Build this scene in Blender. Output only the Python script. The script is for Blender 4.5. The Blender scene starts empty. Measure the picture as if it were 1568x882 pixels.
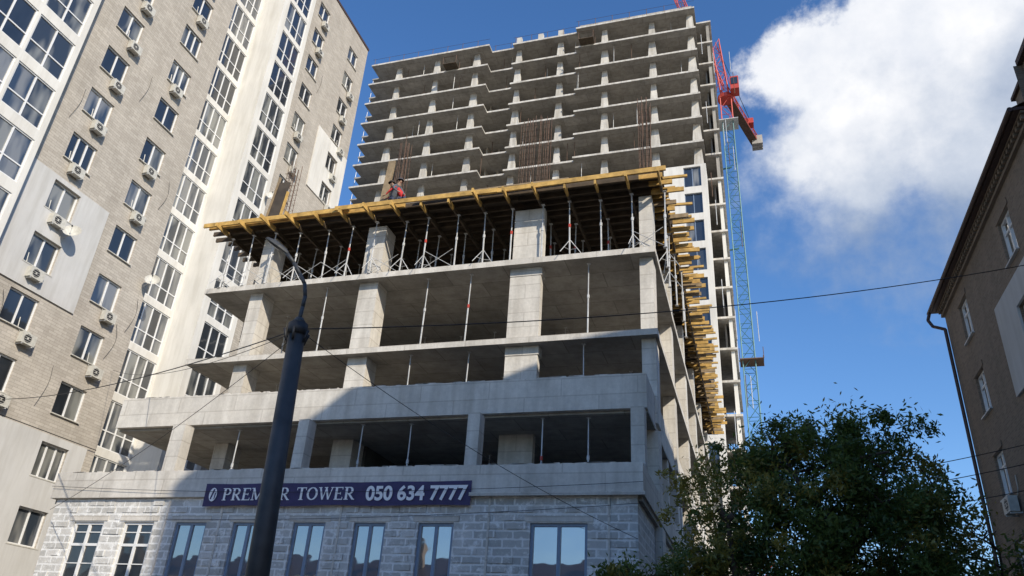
import bpy, math, random
from mathutils import Vector, Matrix
random.seed(7)
R=random.Random(11)
sc=bpy.context.scene
SUN=Vector((0.65,-0.57,0.50)).normalized()

# ---------------------------------------------------------------- materials
def newmat(name):
    m=bpy.data.materials.new(name); m.use_nodes=True
    nt=m.node_tree; b=nt.nodes['Principled BSDF']
    return m,nt,b
def N(nt,t,**k):
    n=nt.nodes.new(t)
    for a,v in k.items():
        if a in n.inputs: n.inputs[a].default_value=v
        else: setattr(n,a,v)
    return n
def ramp(nt,fac,stops):
    r=nt.nodes.new('ShaderNodeValToRGB'); e=r.color_ramp.elements
    while len(e)>1: e.remove(e[-1])
    e[0].position=stops[0][0]; e[0].color=(*stops[0][1],1)
    for p,c in stops[1:]:
        q=e.new(p); q.color=(*c,1)
    nt.links.new(fac,r.inputs[0]); return r.outputs[0]
def mixc(nt,fac,a,b,mode='MIX'):
    m=nt.nodes.new('ShaderNodeMix'); m.data_type='RGBA'; m.blend_type=mode
    for s,v in ((0,fac),(6,a),(7,b)):
        if hasattr(v,'links') or isinstance(v,bpy.types.NodeSocket): nt.links.new(v,m.inputs[s])
        else: m.inputs[s].default_value = v if s==0 else (*v,1)
    return m.outputs[2]
def objco(nt): return nt.nodes.new('ShaderNodeTexCoord').outputs['Object']
def noise(nt,co,scale,detail=4,rough=0.55,sc3=None):
    if sc3:
        mp=nt.nodes.new('ShaderNodeMapping'); mp.inputs['Scale'].default_value=sc3
        nt.links.new(co,mp.inputs[0]); co=mp.outputs[0]
    n=N(nt,'ShaderNodeTexNoise',Scale=scale,Detail=detail,Roughness=rough)
    nt.links.new(co,n.inputs['Vector']); return n.outputs['Fac']
def bump(nt,b,h,s=0.3,d=0.02):
    bm=N(nt,'ShaderNodeBump',Strength=s,Distance=d); nt.links.new(h,bm.inputs['Height']); nt.links.new(bm.outputs[0],b.inputs['Normal'])
def wallco(nt):
    co=objco(nt); s=nt.nodes.new('ShaderNodeSeparateXYZ'); nt.links.new(co,s.inputs[0])
    a=N(nt,'ShaderNodeMath',operation='ADD'); nt.links.new(s.outputs[0],a.inputs[0]); nt.links.new(s.outputs[1],a.inputs[1])
    c=nt.nodes.new('ShaderNodeCombineXYZ'); nt.links.new(a.outputs[0],c.inputs[0]); nt.links.new(s.outputs[2],c.inputs[1])
    return c.outputs[0]

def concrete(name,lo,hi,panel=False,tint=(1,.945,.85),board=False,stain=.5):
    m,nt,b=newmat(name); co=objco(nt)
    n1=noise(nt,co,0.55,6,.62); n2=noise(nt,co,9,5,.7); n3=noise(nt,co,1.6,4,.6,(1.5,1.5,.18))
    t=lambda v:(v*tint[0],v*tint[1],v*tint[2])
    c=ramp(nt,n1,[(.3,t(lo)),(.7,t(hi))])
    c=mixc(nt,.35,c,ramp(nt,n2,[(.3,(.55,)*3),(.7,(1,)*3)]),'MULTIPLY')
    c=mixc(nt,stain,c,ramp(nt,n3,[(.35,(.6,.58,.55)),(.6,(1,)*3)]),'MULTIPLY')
    if panel or board:
        br=N(nt,'ShaderNodeTexBrick',Scale=1.0); br.inputs['Brick Width'].default_value=2.5; br.inputs['Row Height'].default_value=1.25 if panel else .6
        br.inputs['Mortar Size'].default_value=.02; br.inputs['Color1'].default_value=(1,1,1,1); br.inputs['Color2'].default_value=(.76,.75,.73,1) if panel else (.92,.91,.9,1); br.inputs['Mortar'].default_value=(.5,.49,.47,1) if panel else (.72,.7,.68,1)
        nt.links.new(co if panel else wallco(nt),br.inputs['Vector']); c=mixc(nt,.8,c,br.outputs['Color'],'MULTIPLY')
    nt.links.new(c,b.inputs['Base Color']); b.inputs['Roughness'].default_value=.92
    bump(nt,b,n2,.35,.02); return m
def plain(name,col,rough=.6,metal=0,var=.25,scale=6):
    m,nt,b=newmat(name); co=objco(nt); n=noise(nt,co,scale,4)
    k=1-var
    c=ramp(nt,n,[(.3,tuple(v*k for v in col)),(.7,tuple(min(1,v*(1+var*.4)) for v in col))])
    nt.links.new(c,b.inputs['Base Color']); b.inputs['Roughness'].default_value=rough; b.inputs['Metallic'].default_value=metal
    return m
def render_mat(name,col):
    m,nt,b=newmat(name); co=objco(nt); n1=noise(nt,co,.35,6,.6); n2=noise(nt,co,2.2,5,.65,(1,1,.12))
    c=ramp(nt,n1,[(.3,tuple(v*.86 for v in col)),(.7,col)]); c=mixc(nt,.45,c,ramp(nt,n2,[(.36,(.72,.70,.66)),(.58,(1,)*3)]),'MULTIPLY')
    nt.links.new(c,b.inputs['Base Color']); b.inputs['Roughness'].default_value=.9; return m
def brick(name,c1,c2,mo,w,h,ms,smear=0,bigvar=.2):
    m,nt,b=newmat(name); co=wallco(nt); oc=objco(nt)
    if smear:
        nn=N(nt,'ShaderNodeTexNoise',Scale=5,Detail=3); nt.links.new(oc,nn.inputs['Vector'])
        vm=N(nt,'ShaderNodeVectorMath',operation='MULTIPLY_ADD'); nt.links.new(nn.outputs['Color'],vm.inputs[0]); vm.inputs[1].default_value=(.06,.06,0); nt.links.new(co,vm.inputs[2]); co=vm.outputs[0]
    br=N(nt,'ShaderNodeTexBrick',Scale=1.0); br.inputs['Brick Width'].default_value=w; br.inputs['Row Height'].default_value=h
    br.inputs['Mortar Size'].default_value=ms; br.inputs['Mortar Smooth'].default_value=.3; br.inputs['Color1'].default_value=(*c1,1); br.inputs['Color2'].default_value=(*c2,1); br.inputs['Mortar'].default_value=(*mo,1)
    nt.links.new(co,br.inputs['Vector']); c=br.outputs['Color']
    n1=noise(nt,oc,.4,5); c=mixc(nt,bigvar*2,c,ramp(nt,n1,[(.3,(.62,)*3),(.7,(1,)*3)]),'MULTIPLY')
    n2=noise(nt,oc,14,4,.7); c=mixc(nt,.3,c,ramp(nt,n2,[(.3,(.6,)*3),(.7,(1,)*3)]),'MULTIPLY')
    n4=noise(nt,oc,1.5,5,.65,(1,1,.12)); c=mixc(nt,.35,c,ramp(nt,n4,[(.36,(.72,.71,.69)),(.56,(1,)*3)]),'MULTIPLY')
    if smear:
        n3=noise(nt,oc,3.2,6,.75); c=mixc(nt,ramp(nt,n3,[(.52,(0,)*3),(.66,(smear,)*3)]),c,mo)
    nt.links.new(c,b.inputs['Base Color']); b.inputs['Roughness'].default_value=.9
    bump(nt,b,br.outputs['Fac'],-.4,.01) if not smear else bump(nt,b,n2,.5,.03)
    return m
def glass(name,col,rough=.04,cur=None,refl=.18):
    m,nt,b=newmat(name); co=objco(nt); n=noise(nt,co,1.3,2,.5,(1,1,.25))
    c=ramp(nt,n,[(.45,col),(.6,cur or tuple(v*1.5 for v in col))])
    nt.links.new(c,b.inputs['Base Color']); b.inputs['Roughness'].default_value=.3; b.inputs['IOR'].default_value=1.5
    gl=nt.nodes.new('ShaderNodeBsdfGlossy'); gl.inputs['Roughness'].default_value=rough; gl.inputs['Color'].default_value=(.97,.96,.95,1)
    fr=N(nt,'ShaderNodeLayerWeight',Blend=.35); ad=N(nt,'ShaderNodeMath',operation='ADD'); nt.links.new(fr.outputs['Fresnel'],ad.inputs[0]); ad.inputs[1].default_value=refl; ad.use_clamp=True
    wv=noise(nt,co,.9,2); bm=N(nt,'ShaderNodeBump',Strength=.12,Distance=.05); nt.links.new(wv,bm.inputs['Height']); nt.links.new(bm.outputs[0],gl.inputs['Normal'])
    mx=nt.nodes.new('ShaderNodeMixShader'); nt.links.new(ad.outputs[0],mx.inputs[0]); nt.links.new(b.outputs[0],mx.inputs[1]); nt.links.new(gl.outputs[0],mx.inputs[2])
    nt.links.new(mx.outputs[0],nt.nodes['Material Output'].inputs[0]); return m

M={}
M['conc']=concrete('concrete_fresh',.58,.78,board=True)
M['concs']=concrete('concrete_slab',.33,.50,True)  # darkened tone: interior shade is put into this colour
M['conct']=concrete('concrete_tower_slab',.38,.56,True)  # slab tone lowered, shade of the undersides painted in
M['concc']=concrete('concrete_tower_column',.54,.74,stain=.8)  # column tone raised, sunlight painted into the colour
M['concshade']=concrete('concrete_dark_shade',.07,.12)  # near-black concrete, the shade inside the floors painted as colour
M['block']=brick('aerated_block_masonry',(.47,.46,.43),(.66,.64,.60),(.82,.81,.78),.60,.235,.030,.9)
M['brickL']=brick('pale_clinker_brick',(.44,.395,.335),(.54,.49,.42),(.345,.31,.265),.5,.15,.012,0,.18)
M['brickR']=brick('brown_brick',(.205,.15,.105),(.285,.212,.152),(.26,.22,.175),.26,.078,.012,0,.22)
M['plaster']=render_mat('grey_plaster',(.56,.55,.53))
M['white']=render_mat('white_render',(.72,.695,.64))
M['pvc']=plain('white_pvc',(.72,.715,.70),.4,0,.05)
M['greypvc']=plain('grey_blue_frame',(.20,.25,.33),.4,0,.1)
M['g1']=glass('window_glass_dark',(.015,.018,.022),.03,None,.02)
M['g2']=glass('window_glass_curtain',(.03,.035,.04),.05,(.22,.22,.20),.02)
M['g3']=glass('window_glass_blue',(.03,.04,.055),.05,(.20,.20,.19),.05)
M['shop']=glass('window_glass_ground',(.05,.055,.06),.02,(.10,.10,.10),.38)
M['timber']=plain('yellow_formwork_timber',(.56,.345,.095),.7,0,.45,3)
M['wood']=plain('raw_plank',(.30,.22,.13),.8,0,.35,5)
M['beamd']=plain('joist_shaded',(.10,.072,.045),.8,0,.45,3)  # dark brown carries the shade under the deck
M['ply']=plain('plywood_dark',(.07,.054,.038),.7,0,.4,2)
M['prop']=plain('galvanised_prop',(.58,.58,.57),.45,.1,.3,3)
M['redp']=plain('red_painted_steel',(.50,.06,.04),.5,.1,.2)
M['teal']=plain('teal_painted_steel',(.06,.18,.19),.5,.1,.3)
M['rebar']=plain('rusty_rebar',(.15,.09,.06),.8,.2,.4)
M['pole']=plain('grey_pole_paint',(.045,.048,.052),.6,.1,.35,3)
M['dark']=plain('dark_rubber',(.02,.02,.022),.6)
M['cable']=plain('black_cable',(.012,.012,.012),.6)
M['ac']=plain('ac_casing',(.54,.52,.46),.5,0,.2)
M['banner']=plain('banner_purple',(.045,.03,.10),.6,0,.2)
M['letter']=plain('banner_white',(.82,.80,.80),.6,0,.03)
M['roof']=plain('roof_metal',(.08,.048,.038),.5,.2,.3)
M['warm']=plain('ochre_render',(.62,.48,.33),.9,0,.15,1)
M['asph']=concrete('asphalt',.04,.065,tint=(1,1,1))
M['pave']=concrete('paving',.20,.28)
M['paint']=plain('road_paint',(.75,.75,.73),.7)
M['bark']=plain('bark',(.07,.05,.035),.9,0,.4,12)

# ---------------------------------------------------------------- mesh helper
class MB:
    def __init__(s): s.v=[]; s.f=[]; s.m=[]; s.mats=[]
    def mi(s,k):
        if k not in s.mats: s.mats.append(k)
        return s.mats.index(k)
    def quad(s,p,k):
        n=len(s.v); s.v+= [tuple(q) for q in p]; s.f.append(tuple(range(n,n+len(p)))); s.m.append(s.mi(k))
    def box(s,x0,x1,y0,y1,z0,z1,k):
        if x0>x1:x0,x1=x1,x0
        if y0>y1:y0,y1=y1,y0
        if z0>z1:z0,z1=z1,z0
        n=len(s.v); s.v+=[(x0,y0,z0),(x1,y0,z0),(x1,y1,z0),(x0,y1,z0),(x0,y0,z1),(x1,y0,z1),(x1,y1,z1),(x0,y1,z1)]
        for f in ((0,3,2,1),(4,5,6,7),(0,1,5,4),(1,2,6,5),(2,3,7,6),(3,0,4,7)):
            s.f.append(tuple(n+i for i in f)); s.m.append(s.mi(k))
    def beam(s,p0,p1,w,h,k):
        p0=Vector(p0);p1=Vector(p1);d=(p1-p0).normalized(); up=Vector((0,0,1)) if abs(d.z)<.95 else Vector((0,1,0))
        a=d.cross(up).normalized()*w/2; b=a.cross(d).normalized()*h/2
        n=len(s.v)
        for p in (p0,p1):
            for q in (-a-b,a-b,a+b,-a+b): s.v.append(tuple(p+q))
        for f in ((0,1,2,3),(7,6,5,4),(0,4,5,1),(1,5,6,2),(2,6,7,3),(3,7,4,0)):
            s.f.append(tuple(n+i for i in f)); s.m.append(s.mi(k))
    def cyl(s,p0,p1,r0,k,r1=None,n=6,caps=True):
        r1=r0 if r1 is None else r1
        p0=Vector(p0);p1=Vector(p1);d=(p1-p0).normalized(); up=Vector((0,0,1)) if abs(d.z)<.95 else Vector((0,1,0))
        a=d.cross(up).normalized(); b=a.cross(d); o=len(s.v)
        for p,r in ((p0,r0),(p1,r1)):
            for i in range(n):
                t=2*math.pi*i/n; s.v.append(tuple(p+(a*math.cos(t)+b*math.sin(t))*r))
        for i in range(n):
            j=(i+1)%n; s.f.append((o+i,o+j,o+n+j,o+n+i)); s.m.append(s.mi(k))
        if caps:
            s.f.append(tuple(o+i for i in range(n))[::-1]); s.m.append(s.mi(k)); s.f.append(tuple(o+n+i for i in range(n))); s.m.append(s.mi(k))
    def tube(s,pts,r,k,n=6,r1=None):
        for i in range(len(pts)-1):
            a=r if r1 is None else r+(r1-r)*i/(len(pts)-1); b=r if r1 is None else r+(r1-r)*(i+1)/(len(pts)-1)
            s.cyl(pts[i],pts[i+1],a,k,b,n)
    def obj(s,name,parent=None,smooth=False):
        me=bpy.data.meshes.new(name); me.from_pydata(s.v,[],s.f)
        for k in s.mats: me.materials.append(M[k])
        me.polygons.foreach_set('material_index',s.m)
        if smooth: me.polygons.foreach_set('use_smooth',[True]*len(s.f))
        me.update(); o=bpy.data.objects.new(name,me); sc.collection.objects.link(o)
        if parent: o.parent=parent
        return o
def empty(name):
    e=bpy.data.objects.new(name,None); sc.collection.objects.link(e); e.empty_display_size=.5; return e

def P(ax,c,sg,u,z,d): return (c-sg*d,u,z) if ax=='x' else (u,c-sg*d,z)
def bx(mb,ax,c,sg,u0,u1,z0,z1,d0,d1,k):
    if ax=='x': mb.box(c-sg*d0,c-sg*d1,u0,u1,z0,z1,k)
    else: mb.box(u0,u1,c-sg*d0,c-sg*d1,z0,z1,k)
def wall(mb,ax,c,sg,u0,u1,z0,z1,ops,k,dep=.25,rk=None):
    us=sorted({u0,u1,*[o[0] for o in ops],*[o[1] for o in ops]}); zs=sorted({z0,z1,*[o[2] for o in ops],*[o[3] for o in ops]})
    us=[u for u in us if u0<=u<=u1]; zs=[z for z in zs if z0<=z<=z1]
    for i in range(len(us)-1):
        for j in range(len(zs)-1):
            um=(us[i]+us[i+1])/2; zm=(zs[j]+zs[j+1])/2
            if any(o[0]<um<o[1] and o[2]<zm<o[3] for o in ops): continue
            mb.quad([P(ax,c,sg,us[i],zs[j],0),P(ax,c,sg,us[i+1],zs[j],0),P(ax,c,sg,us[i+1],zs[j+1],0),P(ax,c,sg,us[i],zs[j+1],0)],k)
    for a,b,e,f in [o[:4] for o in ops]:
        for q in (((a,e),(b,e)),((b,e),(b,f)),((b,f),(a,f)),((a,f),(a,e))):
            mb.quad([P(ax,c,sg,*q[0],0),P(ax,c,sg,*q[1],0),P(ax,c,sg,*q[1],dep+.08),P(ax,c,sg,*q[0],dep+.08)],rk or k)
def window(mb,ax,c,sg,a,b,e,f,dep,nm,fk,gk,fw=.06,hbar=None,sill=None):
    d0,d1=dep-.05,dep+.03
    bx(mb,ax,c,sg,a,b,e,e+fw,d0,d1,fk); bx(mb,ax,c,sg,a,b,f-fw,f,d0,d1,fk)
    bx(mb,ax,c,sg,a,a+fw,e+fw,f-fw,d0,d1,fk); bx(mb,ax,c,sg,b-fw,b,e+fw,f-fw,d0,d1,fk)
    us=[a+(b-a)*i/(nm+1) for i in range(nm+2)]
    for u in us[1:-1]: bx(mb,ax,c,sg,u-fw*.6,u+fw*.6,e+fw,f-fw,d0+.005,d1,fk)
    if hbar: z=e+(f-e)*hbar; bx(mb,ax,c,sg,a+fw,b-fw,z-fw*.5,z+fw*.5,d0+.01,d1-.002,fk)
    for i in range(len(us)-1):
        t=R.uniform(-.01,.01); t2=R.uniform(-.006,.006); k=gk if R.random()<.75 or gk=='shop' else R.choice(('g1','g2'))
        mb.quad([P(ax,c,sg,us[i],e,dep+t),P(ax,c,sg,us[i+1],e,dep+t2),P(ax,c,sg,us[i+1],f,dep+t2),P(ax,c,sg,us[i],f,dep+t)],k)
    if sill: bx(mb,ax,c,sg,a-.06,b+.06,e-.05,e-.003,-.10,dep,sill)

# ================================================================ camera
xc=Vector((.9567,.0821,.2789)).normalized(); zc=Vector((.0587,.885,-.4618)).normalized(); yc=zc.cross(xc).normalized(); xc=yc.cross(zc)
cam=bpy.data.objects.new('camera',bpy.data.cameras.new('camera')); sc.collection.objects.link(cam)
m3=Matrix((xc,yc,zc)); mm=m3.to_4x4(); mm.translation=Vector((0,0,1.6)); cam.matrix_world=mm
cam.data.lens=27.09; cam.data.sensor_width=36; cam.data.clip_end=4000; cam.data.clip_start=.1; sc.camera=cam

# ================================================================ sun + sky
sl=bpy.data.lights.new('sun','SUN'); sl.energy=5.0; sl.angle=math.radians(.5); sl.color=(1,.91,.76)
so=bpy.data.objects.new('sun',sl); sc.collection.objects.link(so); so.rotation_euler=SUN.to_track_quat('Z','Y').to_euler(); so.location=(30,-30,60)
w=bpy.data.worlds.new('World'); sc.world=w; w.use_nodes=True; nt=w.node_tree; bg=nt.nodes['Background']
sky=nt.nodes.new('ShaderNodeTexSky'); sky.sky_type='NISHITA'; sky.sun_disc=False; sky.sun_elevation=math.asin(SUN.z); sky.sun_rotation=math.atan2(SUN.x,SUN.y)
sky.air_density=1.15; sky.dust_density=.4; sky.ozone_density=3.6
tc=nt.nodes.new('ShaderNodeTexCoord').outputs['Generated']
nz=N(nt,'ShaderNodeTexNoise',Scale=8,Detail=12,Roughness=.6); nt.links.new(tc,nz.inputs['Vector'])
nzb=N(nt,'ShaderNodeTexNoise',Scale=6,Detail=7,Roughness=.58); nt.links.new(tc,nzb.inputs['Vector'])
def mth(op,a,b=None,c=None):
    n=N(nt,'ShaderNodeMath',operation=op)
    for i,v in enumerate((a,b,c)):
        if v is None: continue
        if isinstance(v,bpy.types.NodeSocket): nt.links.new(v,n.inputs[i])
        else: n.inputs[i].default_value=v
    return n.outputs[0]
dens=None
for c,r,wt in (((.113,.748,.655),.065,1),((.205,.745,.637),.12,1.05),((.150,.795,.588),.10,1),((.267,.784,.560),.11,1),((.074,.74,.672),.042,.8),((.304,.706,.639),.12,1),((.140,.85,.508),.095,.62),((.235,.84,.50),.09,.55)):
    v=N(nt,'ShaderNodeVectorMath',operation='DISTANCE'); nt.links.new(tc,v.inputs[0]); v.inputs[1].default_value=c
    q=mth('MULTIPLY',mth('SUBTRACT',1.0,mth('DIVIDE',v.outputs['Value'],r*1.35)),wt)
    dens=q if dens is None else mth('SMOOTH_MAX',dens,q,.2)
dn=mth('ADD',dens,mth('MULTIPLY',mth('SUBTRACT',nz.outputs['Fac'],.5),1.8))
mr=N(nt,'ShaderNodeMapRange',interpolation_type='SMOOTHSTEP'); nt.links.new(dn,mr.inputs[0]); mr.inputs[1].default_value=.03
sp=nt.nodes.new('ShaderNodeSeparateXYZ'); nt.links.new(tc,sp.inputs[0])
# crisp cauliflower top, soft ragged underside
ew=N(nt,'ShaderNodeMapRange'); nt.links.new(sp.outputs[2],ew.inputs[0]); ew.inputs[1].default_value=.50; ew.inputs[2].default_value=.68; ew.inputs[3].default_value=.85; ew.inputs[4].default_value=.30
nt.links.new(ew.outputs[0],mr.inputs[2])
hh=N(nt,'ShaderNodeMapRange'); nt.links.new(mth('ADD',sp.outputs[2],mth('MULTIPLY',mth('SUBTRACT',nzb.outputs['Fac'],.5),.32)),hh.inputs[0]); hh.inputs[1].default_value=.50; hh.inputs[2].default_value=.645
cc=ramp(nt,hh.outputs[0],[(0,(2.4,3.0,4.1)),(.5,(4.5,4.9,5.6)),(1,(7.2,7.2,7.3))])  # cloud shading painted: grey-blue base up to white top
cd=ramp(nt,nz.outputs['Fac'],[(.38,(.82,.85,.90)),(.58,(1,1,1))]); cc=mixc(nt,1.0,cc,cd,'MULTIPLY')
hs=N(nt,'ShaderNodeHueSaturation',Saturation=1.16,Value=1.16); nt.links.new(sky.outputs[0],hs.inputs['Color'])
skc=mixc(nt,1.0,hs.outputs[0],(.93,.97,1.10),'MULTIPLY')
af=mth('MULTIPLY',mr.outputs[0],.97)
fin=mixc(nt,af,skc,cc); nt.links.new(fin,bg.inputs[0]); bg.inputs[1].default_value=.145
sc.view_settings.view_transform='Standard'; sc.view_settings.look='None'; sc.view_settings.exposure=0

# ================================================================ ground, road
g=MB(); g.quad([(-900,-900,0),(900,-900,0),(900,900,0),(-900,900,0)],'pave'); g.obj('ground')
g=MB(); g.quad([(-120,2,.004),(140,2,.004),(140,13.2,.004),(-120,13.2,.004)],'asph'); g.obj('road')
g=MB()
for i in range(-30,35): g.quad([(i*4,7.53,.008),(i*4+2,7.53,.008),(i*4+2,7.67,.008),(i*4,7.67,.008)],'paint')
g.obj('road_markings')
g=MB(); g.box(-120,140,13.2,13.4,0,.13,'conc'); g.box(-120,140,13.4,21,0,.11,'pave'); g.box(-120,6,-2.6,1.8,0,.11,'pave'); g.box(-120,6,1.8,2,0,.13,'conc'); g.obj('pavement')

# ================================================================ building under construction (podium)
E=empty('concrete_frame_building_under_construction')
XL,XR=-22.6,-2.8
b=MB()
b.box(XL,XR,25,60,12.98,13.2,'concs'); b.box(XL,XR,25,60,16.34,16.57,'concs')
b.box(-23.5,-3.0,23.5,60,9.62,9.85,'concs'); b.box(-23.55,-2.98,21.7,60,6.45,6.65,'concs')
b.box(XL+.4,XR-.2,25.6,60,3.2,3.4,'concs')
b.obj('floor_slabs',E)
b=MB()
for z0,z1 in ((12.975,13.205),(16.335,16.575)):
    b.box(XL-.004,XR+.004,24.985,24.999,z0,z1,'conc'); b.box(XR+.001,XR+.014,25,60,z0,z1,'conc')
b.box(-23.5,-3.0,23.28,23.48,9.70,10.86,'conc'); b.box(-3.2,-2.998,23.482,58,9.70,10.84,'conc'); b.box(-23.5,-23.3,23.482,48,9.70,10.84,'conc')
b.box(-23.6,-2.92,21.48,21.68,6.60,7.48,'conc'); b.box(-3.12,-2.918,21.682,58,6.60,7.47,'conc'); b.box(-23.6,-23.4,21.682,44,6.60,7.47,'conc')
b.box(-8.0,-2.86,21.40,21.478,6.56,6.66,'conc')
for i in range(70):
    x=R.uniform(-23.3,-3.7); l=R.uniform(.1,.5); b.box(x,x+l,23.31,23.45,10.86,10.86+R.uniform(.01,.05),'conc')
    x=R.uniform(-23.3,-3.7); b.box(x,x+l,21.5,21.65,7.48,7.48+R.uniform(.01,.04),'conc')
b.obj('parapets',E)
b=MB()
cols=[(-20.1,.62),(-14.7,.85),(-7.87,1.25),(-3.15,.5)]
ys=[25.35+i*6.1 for i in range(6)]
for j,y in enumerate(ys):
    for i,(x,wd) in enumerate(cols):
        if j>0 and i==2: wd=.6
        dd=.9 if i!=2 else .35
        if j>0 and i==3: dd=.8
        for z0,z1 in ((3.4,6.45),(6.65,9.62),(9.85,12.98),(13.2,16.34),(16.57,19.1)):
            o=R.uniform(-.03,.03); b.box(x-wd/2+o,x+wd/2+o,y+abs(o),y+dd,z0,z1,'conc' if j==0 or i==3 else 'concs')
for z in (16.34,12.98): b.box(-8.5,-7.2,25.33,25.8,z-.35,z-.001,'conc')
for x,wd in ((-20.2,.55),(-14.95,.42),(-8.6,.42),(-3.25,.42)):
    b.box(x-wd/2,x+wd/2,22.9,23.4,6.65,9.62,'conc')
for y in (29,34,39.5,45,51): b.box(-3.45,-3.03,y,y+.5,6.65,9.62,'conc')
b.obj('columns',E)
b=MB()
for z0,z1 in ((6.65,9.62),(9.85,12.98),(13.2,16.34),(16.57,19.1)):
    b.box(-17.5,-9.5,39,39.25,z0,z1,'concshade'); b.box(-17.5,-17.25,39.25,46,z0,z1,'concshade'); b.box(-9.75,-9.5,39.25,46,z0,z1,'concshade')
    b.box(-22,-3.6,58,58.2,z0,z1,'concshade')
    if z0<7: b.box(-12.8,-3.6,31.5,31.7,z0,z1,'concshade'); b.box(-18.6,-16.8,30.5,30.7,z0,z1,'concshade'); b.box(-14.4,-14.2,26.3,31.5,z0,z1,'concshade')
    elif z0<10: b.box(-13.6,-3.6,37.5,37.7,z0,z1,'concshade')
    else: b.box(-6.2,-3.4,47,47.2,z0,z1,'concshade')
b.obj('interior_dark_walls',E)  # walls added inside so the open floors read dark
b=MB(); ops=[]
wx=[(-22.36,-21.1),(-20.27,-19.05),(-18.2,-17.0),(-16.0,-14.9),(-13.8,-12.68),(-11.7,-10.65),(-9.59,-8.47),(-6.15,-4.5)]
for a,c in wx: ops.append((a,c,3.9,5.83))
for a,c in wx: ops.append((a,c,.9,2.9))
wall(b,'y',21.62,-1,-23.4,-3.1,0,6.6,ops,'block',.22)
wall(b,'x',-3.1,1,21.62,58,0,6.6,[(25.5+i*5,27+i*5,3.9,5.83) for i in range(6)],'block',.22)
b.box(-23.4,-23.15,21.9,44,0,6.6,'block')
for x in (-18.62,-16.5,-12.2,-7.4,-3.9): b.box(x-.03,x+.03,21.585,21.617,3.6,6.6,'conc')
for a,c in wx: b.box(a-.16,c+.16,21.59,21.618,5.86,6.02,'conc')
for i in range(650):
    x=R.uniform(-23.3,-3.4); z=math.floor(R.uniform(3.2,6.4)/.235)*.235+.02; l=R.choice((.57,.28,.4))
    if any(a-.05<x+l and x<c+.05 and 3.85-.24<z<5.9+.15 for a,c in wx): continue
    d=R.uniform(.004,.032); b.box(x,min(x+l,-3.15),21.62-d,21.6195,z,z+.195,'block')
b.obj('block_walls',E)
b=MB()
for i,(a,c) in enumerate(wx):
    window(b,'y',21.62,-1,a,c,3.9,5.83,.12,1,'greypvc' if i>1 else 'pvc','shop' if i>1 else 'g1',.085,.0 if i>1 else .62)
    if i<2:
        for z in (4.5,5.5): bx(b,'y',21.62,-1,a+.07,c-.07,z-.015,z+.015,.08,.12,'pvc')
    window(b,'y',21.62,-1,a,c,.9,2.9,.14,1,'greypvc','shop',.07)
for i in range(6): window(b,'x',-3.1,1,25.5+i*5,27+i*5,3.9,5.83,.14,1,'greypvc','shop',.07)
b.box(-23.1,-3.4,24.5,24.6,0,6.4,'concshade')
b.obj('windows',E)
b=MB()
def prop(x,y,z0,z1,tri=False,r=.032):
    h=z0+(z1-z0)*.55; lx,ly=R.uniform(-.06,.06),R.uniform(-.06,.06)
    b.cyl((x,y,z0),(x+lx*.55,y+ly*.55,h),r,'prop',n=6); b.cyl((x+lx*.55,y+ly*.55,h),(x+lx,y+ly,z1),r*.75,'prop',n=6)
    b.cyl((x+lx*.55,y+ly*.55,h-.07),(x+lx*.55,y+ly*.55,h+.07),r*1.6,'redp' if R.random()<.25 else 'prop',n=6); b.box(x+lx-.07,x+lx+.07,y+ly-.07,y+ly+.07,z1-.012,z1-.002,'prop'); b.box(x-.07,x+.07,y-.07,y+.07,z0+.002,z0+.012,'prop')
    if tri:
        for k in range(3):
            t=k*2.09+R.uniform(-.4,.4); b.cyl((x,y,z0+.75),(x+.5*math.cos(t),y+.5*math.sin(t),z0+.02),.016,'prop',n=4); b.cyl((x,y,z0+.3),(x+.34*math.cos(t),y+.34*math.sin(t),z0+.3),.012,'prop',n=4)
for x in (-16.7,-12.1,-10.24,-5.4): prop(x,25.5,13.2,16.34)
for x in (-12.4,-10.05,-5.5): prop(x,25.5,9.85,12.98)
for x in (-18.2,-16.7,-13.1,-11.2,-6.5,-4.96): prop(x,23.8,6.65,9.62)
for j in range(7):
    for i in range(11):
        for z0,z1 in ((6.65,9.62),(9.85,12.98),(13.2,16.34)):
            if R.random()<.33: prop(-21.6+i*1.75+R.uniform(-.3,.3),28+j*3.2+R.uniform(-.4,.4),z0,z1)
for y in range(27,57,3):
    for z0,z1 in ((6.65,9.62),(9.85,12.98),(13.2,16.34)):
        prop(-3.5,y+R.uniform(-.4,.4),z0,z1)
px=[-22.0+i*1.22 for i in range(17)]
for j,y in enumerate((25.15,26.7,28.3,30,31.8,33.6)):
    for x in px:
        prop(x+R.uniform(-.16,.16),y+R.uniform(-.15,.15),16.57,19.12,tri=(R.random()<.5),r=.034)
for y in range(36,57,2): 
    for x in (-3.2,-5,-8): prop(x,y+R.uniform(-.3,.3),16.57,19.12,r=.036)
for i in range(len(px)-1):
    if R.random()<.45:
        a=Vector((px[i],25.2,16.7)); c=Vector((px[i+1],25.2,17.5)); b.cyl(a,c,.014,'prop',n=4); b.cyl((a.x,25.2,17.5),(c.x,25.2,16.7),.014,'prop',n=4)
b.obj('shoring_props',E)
b=MB()
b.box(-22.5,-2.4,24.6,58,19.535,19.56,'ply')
y=24.45
while y<57.5:
    x0=-22.7+R.uniform(-.5,.2); x1=-2.1+R.uniform(-.35,.75)
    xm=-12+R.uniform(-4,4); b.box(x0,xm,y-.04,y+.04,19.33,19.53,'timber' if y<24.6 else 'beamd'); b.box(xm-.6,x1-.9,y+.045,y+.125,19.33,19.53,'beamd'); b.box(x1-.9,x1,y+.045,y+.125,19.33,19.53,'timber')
    y+=R.choice((.42,.5,.55))
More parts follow.
